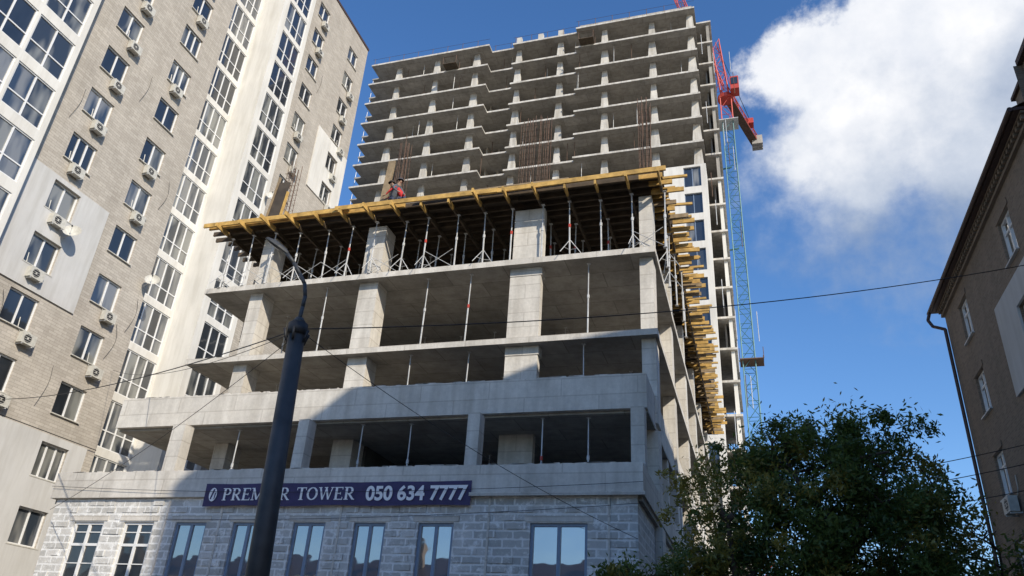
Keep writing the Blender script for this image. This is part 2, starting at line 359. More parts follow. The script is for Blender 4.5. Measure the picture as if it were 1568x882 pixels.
for x in px:
    yy=23.95+R.uniform(-.35,.25); b.box(x-.04,x+.04,yy,24.8,19.13,19.328,'timber'); b.box(x-.04,x+.04,24.8,57,19.13,19.328,'beamd')  # yellow tips, inner lengths in the colour with painted shade
b.beam((-22.9,24.2,19.42),(-15.6,24.28,19.44),.08,.2,'timber'); b.beam((-16.2,24.1,19.42),(-8.9,24.22,19.43),.08,.2,'timber'); b.beam((-9.6,24.25,19.42),(-2.2,24.15,19.45),.08,.2,'timber')
b.beam((-21.5,24.5,19.66),(-14.5,24.55,19.70),.05,.16,'wood'); b.beam((-13.0,24.5,19.66),(-2.6,24.5,19.68),.04,.2,'ply')
b.beam((-12.5,24.3,19.60),(-6.0,24.35,19.66),.1,.06,'wood'); b.beam((-22.3,24.35,19.58),(-18.0,24.4,19.60),.1,.06,'beamd')
y=25
while y<56:
    b.beam((-2.6,y,19.60),(-1.55+R.uniform(-.3,.3),y+R.uniform(-.1,.1),19.60),.09,.1,'timber'); b.beam((-2.9,y+.3,19.2),(-1.8+R.uniform(-.3,.3),y+.3,19.2),.08,.18,'timber' if R.random()<.5 else 'wood'); y+=R.uniform(.7,1.1)
for i in range(14):
    x=R.uniform(-22,-4); y=R.uniform(24.6,25.6); l=R.uniform(1,2.6); b.beam((x,y,19.6),(x+l,y+R.uniform(-.3,.3),19.6+R.uniform(0,.12)),.12,.05,R.choice(('timber','wood','ply')))
b.obj('formwork_deck',E)
b=MB()
def bars(x0,x1,y0,y1,nx,ny,z0,z1,r=.014):
    for i in range(nx):
        for j in range(ny):
            x=x0+(x1-x0)*i/max(1,nx-1); y=y0+(y1-y0)*j/max(1,ny-1); k=R.uniform(-.35,.2)
            b.cyl((x,y,z0),(x+R.uniform(-.08,.08),y+R.uniform(-.08,.08),z1+k),r,'rebar',n=5)
    z=z0+.15
    while z<z1-.5:
        for yy in (y0,y1): b.cyl((x0-.03,yy,z),(x1+.03,yy,z),.008,'rebar',n=4)
        for xx in (x0,x1): b.cyl((xx,y0-.03,z),(xx,y1+.03,z),.008,'rebar',n=4)
        z+=.3
bars(-8.45,-7.2,25.45,25.75,9,2,19.5,24.1)
bars(-14.35,-13.95,25.4,26.0,4,3,19.5,23.9)
bars(-3.35,-2.95,25.45,26.1,4,4,19.5,24.2)
bars(-20.3,-19.9,25.6,26.2,3,3,19.5,23.6)
bars(-20.3,-19.9,37.6,38.2,3,3,19.5,23.4); bars(-3.35,-2.95,37.6,38.2,3,3,19.5,23.4)
b.beam((-14.75,25.4,19.5),(-14.6,25.5,22.7),.32,.10,'wood'); b.beam((-14.5,25.75,19.5),(-14.38,25.8,22.3),.1,.5,'ply')
b.beam((-20.25,25.3,19.5),(-20.05,25.35,22.2),.62,.08,'ply'); b.beam((-19.85,25.25,19.5),(-19.7,25.3,21.6),.07,.12,'timber'); b.beam((-20.6,25.25,19.5),(-20.3,25.3,22.5),.07,.12,'wood')
b.obj('rebar_and_column_forms',E)

# banner
EB=empty('advertising_banner')
b=MB()
n=60
f=lambda u,z:21.45-.012*math.sin(u*2.3+z*3)-.008*math.sin(u*7.1)
zt=lambda u:7.02-.02*abs(math.sin((u+17.2)*1.36)); zb=lambda u:6.30+.015*math.sin(u*1.9)
for i in range(n):
    u0=-17.2+9.25*i/n; u1=-17.2+9.25*(i+1)/n
    b.quad([(u0,f(u0,0),zb(u0)),(u1,f(u1,0),zb(u1)),(u1,f(u1,1),zt(u1)),(u0,f(u0,1),zt(u0))],'banner')
b.obj('banner_sheet',EB,True)
def text(s,x0,x1,z0,z1,off=0,name='lettering'):
    cu=bpy.data.curves.new(name,'FONT'); cu.body=s; cu.size=1; cu.extrude=.004; cu.offset=off
    o=bpy.data.objects.new(name,cu); sc.collection.objects.link(o); bpy.context.view_layer.update()
    bb=[Vector(v) for v in o.bound_box]; mx=max(v.x for v in bb); mn=min(v.x for v in bb); my=max(v.y for v in bb); mi=min(v.y for v in bb)
    o.rotation_euler=(math.pi/2,0,0); sx=(x1-x0)/(mx-mn); sy=(z1-z0)/(my-mi); o.scale=(sx,sy,1)
    o.location=(x0-mn*sx,21.42,z0-mi*sy); cu.materials.append(M['letter']); o.parent=EB
text('050 634 7777',-11.35,-8.05,6.43,6.89,.03,'phone_lettering')
b=MB(); T_,t_=.17,.07; lay=[0]
def ST(x0,z0,x1,z1,w,tr):
    d=Vector((x1-x0,z1-z0)); nn=Vector((-d.y,d.x)).normalized()*w/2; lay[0]+=1; yy=21.424-.0004*(lay[0]%9)
    b.quad([(tr[0]+(p[0])*tr[2],yy,tr[1]+p[1]*tr[3]) for p in ((x0-nn.x,z0-nn.y),(x1-nn.x,z1-nn.y),(x1+nn.x,z1+nn.y),(x0+nn.x,z0+nn.y))],'letter')
def SV(x,tr,w=T_,z0=0,z1=1): ST(x,z0,x,z1,w,tr)
def SE(x,z,tr,l=.32): ST(x-l/2,z,x+l/2,z,.06,tr)
def ARC(cx_,cz_,rx,rz,a0,a1,tr,n=12):
    for i in range(n):
        a=a0+(a1-a0)*i/n; c=a0+(a1-a0)*(i+1)/n; wd=t_+(T_-t_)*abs(math.cos((a+c)/2)); ST(cx_+rx*math.cos(a),cz_+rz*math.sin(a),cx_+rx*math.cos(c),cz_+rz*math.sin(c),wd,tr)
def G(ch,tr):
    H2=math.pi/2
    if ch in 'PR':
        SV(.2,tr); SE(.2,.03,tr); SE(.12,.97,tr,.2); ST(.2,.965,.42,.965,t_,tr); ST(.2,.48,.42,.48,t_,tr); ARC(.42,.722,.2,.242,-H2,H2,tr)
        if ch=='R': ST(.38,.47,.72,.02,T_*.85,tr); SE(.76,.03,tr,.16)
    if ch=='E': SV(.2,tr); ST(.06,.965,.66,.965,t_,tr); ST(.06,.035,.68,.035,t_,tr); ST(.2,.5,.52,.5,t_,tr); ST(.65,1,.65,.8,.05,tr); ST(.67,0,.67,.22,.05,tr); ST(.52,.4,.52,.6,.05,tr)
    if ch=='M': SV(.16,tr,t_); SV(.86,tr); ST(.17,1,.5,.05,T_*.85,tr); ST(.5,.05,.84,1,t_,tr); SE(.16,.03,tr,.26); SE(.87,.03,tr,.3); SE(.1,.97,tr,.18); SE(.92,.97,tr,.18)
    if ch=='I': SV(.2,tr); SE(.2,.03,tr,.34); SE(.2,.97,tr,.34)
    if ch=='T': SV(.38,tr); SE(.38,.03,tr,.34); ST(.03,.965,.73,.965,t_,tr); ST(.04,1,.04,.78,.05,tr); ST(.72,1,.72,.78,.05,tr)
    if ch=='O': ARC(.44,.5,.34,.47,0,2*math.pi,tr,24)
    if ch=='W': ST(.12,1,.36,.02,T_*.8,tr); ST(.36,.02,.58,.95,t_,tr); ST(.56,1,.8,.02,T_*.8,tr); ST(.8,.02,1.04,1,t_,tr); SE(.12,.97,tr,.26); SE(.56,.97,tr,.26); SE(1.04,.97,tr,.24)
s='PREMIER TOWER'; wd={'P':.74,'R':.84,'E':.76,'M':1.06,'I':.42,'T':.78,'O':.90,'W':1.16,' ':.5}
tot=sum(wd[c] for c in s); k=4.78/tot; x=-16.5
for c in s:
    if c!=' ': G(c,(x,6.47,k,.39))
    x+=wd[c]*k
b.quad([(-16.86+.15*math.cos(t*.3927),21.424,6.66+.22*math.sin(t*.3927)) for t in range(16)],'letter')
for q in (((-16.95,6.52),(-16.90,6.5),(-16.80,6.83),(-16.86,6.84)),((-16.80,6.5),(-16.77,6.53),(-16.74,6.74),(-16.79,6.7))): b.quad([(x_,21.418,z_) for x_,z_ in q],'banner')
b.obj('name_lettering_and_logo',EB)

# ================================================================ tower
E=empty('concrete_tower_block_under_construction')
segs=[(-40.3,-25.2,61.8),(-25.2,-22.5,63.0),(-22.5,-14.9,62.3),(-14.9,-1.9,61.6)]
b=MB(); c=MB(); d_=MB()
tcols=[-37,-32,-27,-22,-17,-11.8,-6.6,-2.5]
def fy(x):
    for s in segs:
        if s[0]<=x<=s[1]: return s[2]
    return 62
for k in range(23):
    zt=68-3*k
    if zt<2: break
    for i,s in enumerate(segs):
        jit=R.uniform(-.07,.07)
        b.box(s[0],s[1],s[2]+jit,78,zt-.2,zt,'conct'); b.box(s[0],s[1],s[2]+jit-.012,s[2]+jit-.002,zt-.21,zt+.005,'concc')
    b.box(-1.899,-.35,64,72,zt-.2,zt,'concc')
    b.box(-41.3,-40.301,64,70,zt-.18,zt,'conct')
    if k>0:
        for x in tcols:
            y0=fy(x)+1.0+R.uniform(-.1,.1); w_=R.uniform(.36,.46)
            # tapering blade column, wider at the foot
            n=len(c.v); o1=w_*1.15; o2=w_*.72
            c.v+=[(x-o1,y0,zt),(x+o1,y0,zt),(x+o1,y0+.3,zt),(x-o1,y0+.3,zt),(x-o2,y0,zt+2.8),(x+o2,y0,zt+2.8),(x+o2,y0+.3,zt+2.8),(x-o2,y0+.3,zt+2.8)]
            for ff in ((0,1,5,4),(1,2,6,5),(2,3,7,6),(3,0,4,7)): c.f.append(tuple(n+q for q in ff)); c.m.append(c.mi('concc'))
            if R.random()<.5: c.box(x+1.2,x+1.35,y0+2.5,y0+5,zt,zt+2.8,'conct')
            for q in range(2):
                if R.random()<.45:
                    xx=x+R.uniform(.8,4.2); yy=fy(min(-2,xx))+R.uniform(.5,1.6); d_.cyl((xx,yy,zt),(xx,yy,zt+2.8),.03,'prop' if R.random()<.5 else 'rebar',n=4)
        c.box(-40.2,-39.9,66,70,zt,zt+2.8,'conct')
        for x in (-34.5,-24.5,-14.3,-9): c.box(x-.1,x+.1,66,77,zt,zt+2.8,'conct')
        c.box(-40,-2.2,72,72.2,zt,zt+2.8,'concshade')
        c.box(-.9,-.6,64.3,71,zt,zt+2.8,'white' if zt<46 else 'conct')
        for q in range(3):
            x=R.uniform(-39,-4); c.box(x,x+R.uniform(.5,1.6),64,64.6,zt,zt+R.uniform(.3,1.0),'conc')
for x in (-22,-19.4,-17): c.box(x-.3,x+.3,63,63.4,68,69.5,'concc')
c.box(-20.2,-16.2,65,65.3,68,69.0,'conct')
c.box(-14.5,-2.2,61.9,62.05,68,68.45,'conct')
b.obj('tower_slabs',E); c.obj('tower_columns',E); d_.obj('tower_props',E)
b=MB(); ops=[(-3.95,-2.35,z+.5,z+2.75) for z in [2+3*i for i in range(15)]]
wall(b,'y',61.45,-1,-5.8,-1.85,0,47.0,ops,'white',.25)
b.quad([(-1.85,61.45,0),(-1.85,64,0),(-1.85,64,47),(-1.85,61.45,47)],'white')
for o in ops: window(b,'y',61.45,-1,*o,.2,1,'pvc' if R.random()<.3 else 'greypvc','g1',.06)
b.quad([(-5.8,61.45,0),(-5.8,61.8,0),(-5.8,61.8,47),(-5.8,61.45,47)],'white')
b.obj('rendered_facade',E)
b=MB()
for s in segs:
    x=s[0]+.3
    while x<s[1]:
        b.cyl((x,s[2]+.1,68),(x,s[2]+.1,69.0),.03,'rebar',n=4); x+=1.9
    b.cyl((s[0],s[2]+.1,68.95),(s[1],s[2]+.1,68.95),.02,'rebar',n=4)
for px_,zf in ((-29.5,65),(-13.5,65)):
    y0=fy(px_); b.box(px_-.8,px_+.8,y0-1.1,y0,zf-.02,zf+.03,'beamd')
    for dx in (-.8,.8):
        for dy in (-1.1,0): b.cyl((px_+dx,y0+dy,zf),(px_+dx,y0+dy,zf+1.0),.03,'rebar',n=4)
        b.cyl((px_+dx,y0-1.1,zf+1.0),(px_+dx,y0,zf+1.0),.03,'rebar',n=4)
    b.cyl((px_-.8,y0-1.1,zf+1.0),(px_+.8,y0-1.1,zf+1.0),.03,'rebar',n=4)
for zt in range(44,68,3): b.cyl((-41.2,64.1,zt+.1),(-41.2,64.1,zt+3),.03,'prop',n=4)
b.obj('rails_and_platforms',E)

# ================================================================ tower crane
E=empty('tower_crane'); b=MB(); cx,cy=.55,69.0; hw=.55
def lattice(b,p0,p1,hw,step,k,r=.07,r2=.035):
    p0=Vector(p0);p1=Vector(p1);d=(p1-p0);L=d.length;d.normalize(); up=Vector((0,0,1)) if abs(d.z)<.8 else Vector((0,1,0))
    a=d.cross(up).normalized()*hw; c=a.cross(d).normalized()*hw; co=[a+c,a-c,-a-c,-a+c]
    for q in co: b.cyl(p0+q,p1+q,r,k,n=5)
    n=max(1,int(L/step))
    for i in range(n):
        s0=p0+d*(L*i/n); s1=p0+d*(L*(i+1)/n)
        for j in range(4):
            q0,q1=co[j],co[(j+1)%4]
            b.cyl(s0+q0,s0+q1,r2,k,n=4); b.cyl(s0+(q0 if i%2 else q1),s1+(q1 if i%2 else q0),r2,k,n=4)
lattice(b,(cx,cy,12),(cx,cy,57.5),hw,1.5,'teal',.06,.03); lattice(b,(cx,cy,0),(cx,cy,12),hw,1.5,'redp'); b.obj('mast',E)
b=MB(); lattice(b,(cx,cy,57.5),(cx,cy,61),hw*1.05,1.2,'redp',.07,.035); b.cyl((cx,cy,60.7),(cx,cy,61.2),.85,'redp',n=14)
top=Vector((cx-.6,cy-.6,69))
lattice(b,(cx,cy,61.2),tuple(top),.42,1.3,'redp',.06,.03)
ce=Vector((3.9,79.5,62.0)); lattice(b,(cx,cy,62),tuple(ce),.42,1.5,'redp',.06,.03)
b.beam((cx,cy,61.55),tuple(ce-Vector((0,0,.55))),.9,.06,'rebar')
for i in range(3): b.box(ce.x-.7,ce.x+.5,ce.y-1.9+i*.5,ce.y-1.48+i*.5,ce.z-1.1,ce.z+.1,'conct')
b.box(ce.x-1.3,ce.x-.4,ce.y-4.4,ce.y-3.3,ce.z+.1,ce.z+.8,'redp')
b.cyl(tuple(top),tuple(ce+Vector((0,-1,.5))),.035,'cable',n=4); b.cyl(tuple(top),(cx+1.4,cy+4,62.6),.035,'redp',n=4)
lattice(b,(cx-.5,cy,62.5),(-13,68,112),.45,2,'redp',.06,.03)
b.box(cx+.6,cx+1.5,cy-1.5,cy-.1,61.0,62.7,'redp'); b.box(cx+.7,cx+1.4,cy-1.55,cy-1.5,61.6,62.5,'g1')
b.box(cx-.9,cx+1.1,cy-1.0,cy+1.0,57.3,57.38,'prop')
b.box(cx-.8,cx+1.3,cy-1.0,cy+1.0,29.5,29.58,'rebar')
for x,y in ((cx-.8,cy-1.0),(cx+1.3,cy-1.0),(cx+1.3,cy+1.0)): b.cyl((x,y,29.5),(x,y,30.6),.03,'rebar',n=4)
b.obj('slewing_unit_and_jib',E)
b=MB()
for z in (30,42,52): b.beam((-2,cy+1,z),(cx,cy+.5,z),.12,.12,'teal')
b.obj('wall_ties',E)

# ================================================================ left apartment building
E=empty('brick_apartment_building'); XB=-31.7; H=54.6
b=MB(); wn=MB(); ex=MB()
zr=[9.86-6+2.985*i for i in range(17)]
def acunit(mb,y,z,x=XB,sg=1):
    mb.box(x+sg*.08,x+sg*.38,y-.38,y+.38,z-.26,z+.26,'ac')
    mb.cyl((x+sg*.381,y-.08,z),(x+sg*.386,y-.08,z),.2,'dark',n=14); mb.cyl((x+sg*.386,y-.08,z),(x+sg*.39,y-.08,z),.05,'ac',n=8)
    for k in range(4): mb.box(x+sg*.387,x+sg*.392,y-.28,y+.12,z-.15+k*.1-.008,z-.15+k*.1+.008,'ac')
    for d in (-.28,.28): mb.box(x,x+sg*.37,y+d-.02,y+d+.02,z-.32,z-.27,'prop')
    mb.tube([(x+sg*.04,y-.3,z+.26),(x+sg*.03,y-.5,z+.45),(x+sg*.03,y-.55,z+.9)],.022,'ac',4)
ops=[]
for yc_,hw_ in ((23.9,.82),(28.15,.82)):
    for i,z in enumerate(zr): ops.append((yc_-hw_,yc_+hw_,z-.8,z+.8))
XA=XB-.8
ga=[(31.0,33.75,z-1.25,z+1.3) for z in zr]
wall(b,'x',XB,1,21.1,30.6,0,H,ops,'brickL',.2)
wall(b,'x',XA,1,30.6,33.9,0,H-1,ga,'white',.15); b.quad([(XB,30.6,0),(XA,30.6,0),(XA,30.6,H),(XB,30.6,H)],'white')
for o in ops:
    gk=R.choice(('g1','g1','g2','g3')); window(wn,'x',XB,1,*o,.16,2 if R.random()<.3 else 1,'pvc',gk,.07,None,'ac')
    if R.random()<.66: acunit(ex,(o[0]+o[1])/2+R.uniform(-.1,.7),o[2]-.42)
for o in ga: window(wn,'x',XA,1,*o,.1,3,'pvc',R.choice(('g3','g2','g3','g1')),.06,.36)
XP=XB+1.1
gb=[(34.5,36.9,z-1.25,z+1.3) for z in zr]
wall(b,'x',XP,1,33.9,37.3,0,H+.6,gb,'white',.15)
for o in gb: window(wn,'x',XP,1,*o,.1,2,'pvc',R.choice(('g3','g2','g1')),.06,.36)
b.quad([(XB-1,33.9,0),(XP,33.9,0),(XP,33.9,H+.6),(XB-1,33.9,H+.6)],'white'); b.quad([(XB,37.3,0),(XP,37.3,0),(XP,37.3,H+.6),(XB,37.3,H+.6)],'white')
b.quad([(XB-3,33.9,H+.6),(XP,33.9,H+.6),(XP,37.3,H+.6),(XB-3,37.3,H+.6)],'white')
ops=[]
for yc_ in (40.1,45.3):
    for z in zr: ops.append((yc_-.8,yc_+.8,z-.8,z+.8))
wall(b,'x',XB,1,37.3,47.5,0,H,ops,'brickL',.2)
for o in ops:
    window(wn,'x',XB,1,*o,.16,1,'pvc',R.choice(('g1','g2','g1')),.07,None,'ac')
    if R.random()<.6: acunit(ex,(o[0]+o[1])/2+R.uniform(0,.9),o[2]-.42)
XQ=XB+.9
gc=[(16.3,18.5,z-1.15,z+1.25) for z in zr]+[(18.65,20.8,z-1.15,z+1.25) for z in zr]
wall(b,'x',XQ,1,14,21.1,0,H,gc,'white',.12); b.quad([(XB,21.1,0),(XQ,21.1,0),(XQ,21.1,H),(XB,21.1,H)],'white'); b.quad([(XQ-6,14,0),(XQ,14,0),(XQ,14,H),(XQ-6,14,H)],'brickL')
for o in gc: window(wn,'x',XQ,1,*o,.1,1,'pvc',R.choice(('g3','g3','g1','g2')),.065,.36)
b.quad([(XB,14,H),(XB,47.5,H),(XB-16,47.5,H),(XB-16,14,H)],'conc'); b.quad([(XB,47.5,0),(XB-16,47.5,0),(XB-16,47.5,H),(XB,47.5,H)],'brickL')
b.quad([(XB-16,14,0),(XB-16,47.5,0),(XB-16,47.5,H),(XB-16,14,H)],'brickL'); b.quad([(XB-16,14,0),(XQ-6,14,0),(XQ-6,14,H),(XB-16,14,H)],'brickL')
b.box(XB-.3,XB+.06,37.6,47.56,H,H+.25,'roof'); b.box(XB-.3,XB+.06,21.1,30.5,H,H+.25,'roof')
b.obj('walls',E); wn.obj('windows',E)
pn=MB()
def panel(y0,y1,z0,z1,k='plaster'):
    oo=[(a,c_,e,f) for a,c_,e,f in [(yc_-.82,yc_+.82,z-.8,z+.8) for yc_ in (23.9,28.15,40.1,45.3) for z in zr] if a>y0 and c_<y1 and e>z0 and f<z1]
    wall(pn,'x',XB+.08,1,y0,y1,z0,z1,oo,k,.0)
    for q in ((y0,z0,y1,z0),(y1,z0,y1,z1),(y1,z1,y0,z1),(y0,z1,y0,z0)): pn.quad([(XB,q[0],q[1]),(XB,q[2],q[3]),(XB+.08,q[2],q[3]),(XB+.08,q[0],q[1])],k)
panel(21.12,26.6,zr[4]+1.05,zr[6]+1.05); panel(21.12,30.0,2.0,11.0); panel(42.6,47.4,zr[11]-.9,zr[13]-1.0,'white')
pn.obj('insulation_panels',E)
def dish(y,z,r=.42,x=XB+.55):
    n=16; rings=5; o=Vector((x,y,z)); d=Vector((.55,-.75,.42)).normalized(); u=d.cross(Vector((0,0,1))).normalized(); v=u.cross(d)
    pts=[[o+ (u*math.cos(t*2*math.pi/n)+v*math.sin(t*2*math.pi/n))*r*i/rings + d*(.22*r*(i/rings)**2*2) for t in range(n)] for i in range(rings+1)]
    for i in range(rings):
        for t in range(n):
            ex.quad([pts[i][t],pts[i+1][t],pts[i+1][(t+1)%n],pts[i][(t+1)%n]],'ac')
    ex.cyl(o,(XB,y,z-.25),.03,'prop',n=5); ex.cyl(o-v*r,o+d*r*1.1,.012,'prop',n=4); ex.cyl(o+d*r*1.05,o+d*r*1.2,.04,'dark',n=6)
dish(24.6,zr[6]-1.5); dish(21.6,10.4); dish(30.3,zr[6]-1.2,.4); dish(37.2,zr[9],.4,XP+.4); dish(21.7,zr[4]-1)
for y,z in ((25.5,19.4),(22.5,26),(26.3,12),(30,17.4),(29.2,15.5),(38.2,30),(41.3,44),(26,30),(22.6,14.2),(29.6,25)):
    a=R.uniform(.1,.3); pts=[(XB+.06,y+a*math.sin(i*.55)+i*.05,z+ .42*i-.02*i*i) for i in range(9)]; ex.tube(pts,.011,'cable',4)
ex.tube([(XB+.12,16,11.02),(XB+.12,30.5,11.07)],.02,'cable',4)
ex.obj('air_conditioners_and_dishes',E)

# ================================================================ right brick building
E=empty('brick_house'); XW=8.6; b=MB(); wn=MB()
rz=[3.4,6.45,9.55,12.65,15.7]
ops=[(y-.62,y+.62,z-.85,z+.75) for y in (31.4,25.0) for z in rz]
wall(b,'x',XW,-1,21,34.3,0,17.15,ops,'brickR',.2)
for i,o in enumerate(ops): 
    window(wn,'x',XW,-1,*o,.15,1,'pvc',R.choice(('g1','g2')),.08,.7,'prop')
    b.box(XW-.03,XW+.0,o[0]-.12,o[1]+.12,o[3]+.02,o[3]+.24,'brickR')
ops=[(y-.62,y+.62,z-.85,z+.75) for y in (18.2,) for z in rz]
wall(b,'x',XW+.25,-1,14.5,21,0,19.3,ops,'brickR',.2)
for o in ops: window(wn,'x',XW+.25,-1,*o,.15,1,'pvc','g1',.07,.7,'prop')
b.quad([(XW,21,0),(XW+14,21,0),(XW+14,21,19.3),(XW,21,19.3)],'brickR')
b.quad([(XW,34.3,0),(XW+13,34.3,0),(XW+13,34.3,17.2),(XW,34.3,17.2)],'brickR'); b.quad([(XW,14.5,0),(XW+14,14.5,0),(XW+14,14.5,19.3),(XW+.25,14.5,19.3)],'brickR')
b.quad([(XW+13,14.5,0),(XW+13,34.3,0),(XW+13,34.3,17.2),(XW+13,14.5,17.2)],'brickR')
b.box(XW+.1,XW+13,14.4,21.02,19.3,19.5,'roof')
b.box(XW-.12,XW+.2,20.9,34.42,17.15,17.27,'brickR'); b.box(XW-.42,XW+.2,20.8,34.7,17.50,17.60,'roof'); b.box(XW-.24,XW+.2,20.85,34.5,17.42,17.498,'brickR')
y=20.95
while y<34.2: b.box(XW-.22,XW+.1,y,y+.13,17.272,17.418,'brickR'); y+=.27
b.obj('walls',E); wn.obj('windows',E)
b=MB()
b.quad([(XW-.45,20.8,17.605),(XW-.45,34.7,17.605),(XW+6.5,34.7,20.6),(XW+6.5,20.8,20.6)],'roof'); b.quad([(XW+13.4,20.8,17.605),(XW+13.4,34.7,17.605),(XW+6.5,34.7,20.6),(XW+6.5,20.8,20.6)],'roof')
b.quad([(XW,34.3,17.2),(XW+13,34.3,17.2),(XW+6.5,34.3,20.55)],'brickR')
b.cyl((XW-.5,20.8,17.55),(XW-.5,34.8,17.55),.08,'roof',n=8)
b.tube([(XW-.5,34.6,17.5),(XW-.62,34.6,17.15),(XW-.5,34.5,16.8),(XW-.12,34.2,16.5),(XW-.12,34.2,.3)],.07,'roof',8)
b.box(XW+.6,XW+1.9,22,23,17.6,19.6,'brickR'); b.box(XW+.5,XW+2,21.9,23.1,19.6,19.72,'roof')
for y in (20.6,19,17.4,15.8): b.cyl((XW+.5,y,19.5),(XW+.5,y,20.4),.025,'prop',n=5)
b.cyl((XW+.5,14.6,20.4),(XW+.5,20.6,20.4),.025,'prop',n=5); b.cyl((XW+.5,14.6,19.95),(XW+.5,20.6,19.95),.02,'prop',n=5)
b.obj('roof_gutter_and_chimney',E)
b=MB(); oo=[(25.0-.62,25.0+.62,rz[3]-.85,rz[3]+.75)]
wall(b,'x',XW-.09,-1,22.9,27.7,11.1,14.3,oo,'plaster',.0)
for q in ((22.9,11.1,27.7,11.1),(27.7,11.1,27.7,14.3),(27.7,14.3,22.9,14.3),(22.9,14.3,22.9,11.1)): b.quad([(XW,q[0],q[1]),(XW,q[2],q[3]),(XW-.09,q[2],q[3]),(XW-.09,q[0],q[1])],'plaster')
acunit(b,30.5,8.2,XW,-1); b.obj('plaster_panel_and_air_conditioner',E)

# taller neighbour beside the camera (casts the long shadow on the street front)
E=empty('corner_apartment_house'); b=MB(); wn=MB()
prof=[(-3.6,0),(14.2,0),(14.2,23.0),(11.0,25.2),(2.6,29.0),(-3.6,29.0)]
b.quad([(24,y,z) for y,z in prof],'brickR')
ops=[(y-.7,y+.7,z-.8,z+.8) for y in (-1.5,1.5,4.5,7.5,10.5,13) for z in [2.6+3.1*i for i in range(6)]]
wall(b,'x',10,-1,-3.6,14.2,0,21.5,ops,'brickR',.2)
for o in ops: window(wn,'x',10,-1,*o,.15,1,'pvc','g1',.07)
b.quad([(10,-3.6,21.5),(10,14.2,21.5),(10,14.2,23.0),(10,11,25.2),(10,2.6,29),(10,-3.6,29)],'brickR')
for i in range(len(prof)):
    (y0,z0),(y1,z1)=prof[i],prof[(i+1)%len(prof)]
    if i==0: continue
    b.quad([(10,y0,z0),(24,y0,z0),(24,y1,z1),(10,y1,z1)],'brickR' if i in (1,5) else 'roof')
b.obj('walls',E); wn.obj('windows',E)
# low terrace across the street behind the camera (seen in the window reflections)
E=empty('street_terrace_house'); b=MB(); wn=MB(); h=8.8
ops=[(x-.7,x+.7,z-.8,z+.8) for x in range(-60,6,3) for z in (2.6,6.0)]
wall(b,'y',-16,1,-62,7,0,h,ops,'warm',.2)
for o in ops: window(wn,'y',-16,1,*o,.15,1,'pvc','g1',.07)
b.quad([(-62,-28,h),(7,-28,h),(7,-22,h+2.4),(-62,-22,h+2.4)],'roof'); b.quad([(-62,-16,h),(7,-16,h),(7,-22,h+2.4),(-62,-22,h+2.4)],'roof'); b.quad([(7,-16,0),(7,-28,0),(7,-28,h),(7,-22,h+2.4),(7,-16,h)],'warm')
b.quad([(-62,-28,0),(7,-28,0),(7,-28,h),(-62,-28,h)],'warm'); b.quad([(-62,-16,0),(-62,-28,0),(-62,-28,h),(-62,-22,h+2.4),(-62,-16,h)],'warm')
for x in range(-58,5,9): b.box(x,x+1.3,-20.5,-19.5,h+.6,h+3.8,'brickR')
b.obj('walls',E); wn.obj('windows',E)

# ================================================================ street lamp
E=empty('street_lamp'); b=MB(); PY=13.94
b.cyl((-9.36,PY,.1),(-9.73,PY,8.77),.26,'pole',.185,20); b.cyl((-9.36,PY,.1),(-9.37,PY,.6),.36,'pole',.33,20)
b.cyl((-9.725,PY,8.5),(-9.735,PY,8.77),.225,'dark',n=20); b.cyl((-9.73,PY,8.77),(-9.74,PY,8.93),.19,'pole',.09,16)
for t in range(6): b.cyl((-9.73+.21*math.cos(t),PY+.21*math.sin(t),8.32),(-9.73+.29*math.cos(t),PY+.29*math.sin(t),8.6),.034,'dark',n=6)
b.tube([(-9.74,PY,8.82),(-9.72,PY,9.22),(-9.71,PY,9.5),(-9.79,PY,9.83),(-9.97,PY,10.11),(-10.21,PY,10.45),(-10.53,PY,10.81)],.047,'pole',8)
b.obj('pole',E,True)
b=MB()
d=Vector((-.62,-.1,.42)).normalized(); s=Vector((-10.44,PY,10.73)); side=Vector((0,1,0)); up=side.cross(d).normalized()
if up.z<0: up=-up
prof=[(0,.05,.04),(.11,.09,.08),(.25,.155,.10),(.5,.19,.11),(.69,.145,.08),(.78,.05,.03)]
rings=[[s+d*t+side*wd_*math.cos(a)+up*(hh_*math.sin(a) if math.sin(a)>0 else .35*hh_*math.sin(a)) for a in [k*math.pi/6 for k in range(12)]] for t,wd_,hh_ in prof]
for i in range(len(rings)-1):
    for k in range(12): b.quad([rings[i][k],rings[i][(k+1)%12],rings[i+1][(k+1)%12],rings[i+1][k]],'pole')
b.quad(rings[-1],'pole'); b.quad(rings[0][::-1],'pole')
c0=s+d*.48-up*.045
b.quad([c0+d*.19*math.cos(a)+side*.13*math.sin(a)-up*.004 for a in [k*math.pi/6 for k in range(12)]],'prop')
b.obj('lamp_head',E)

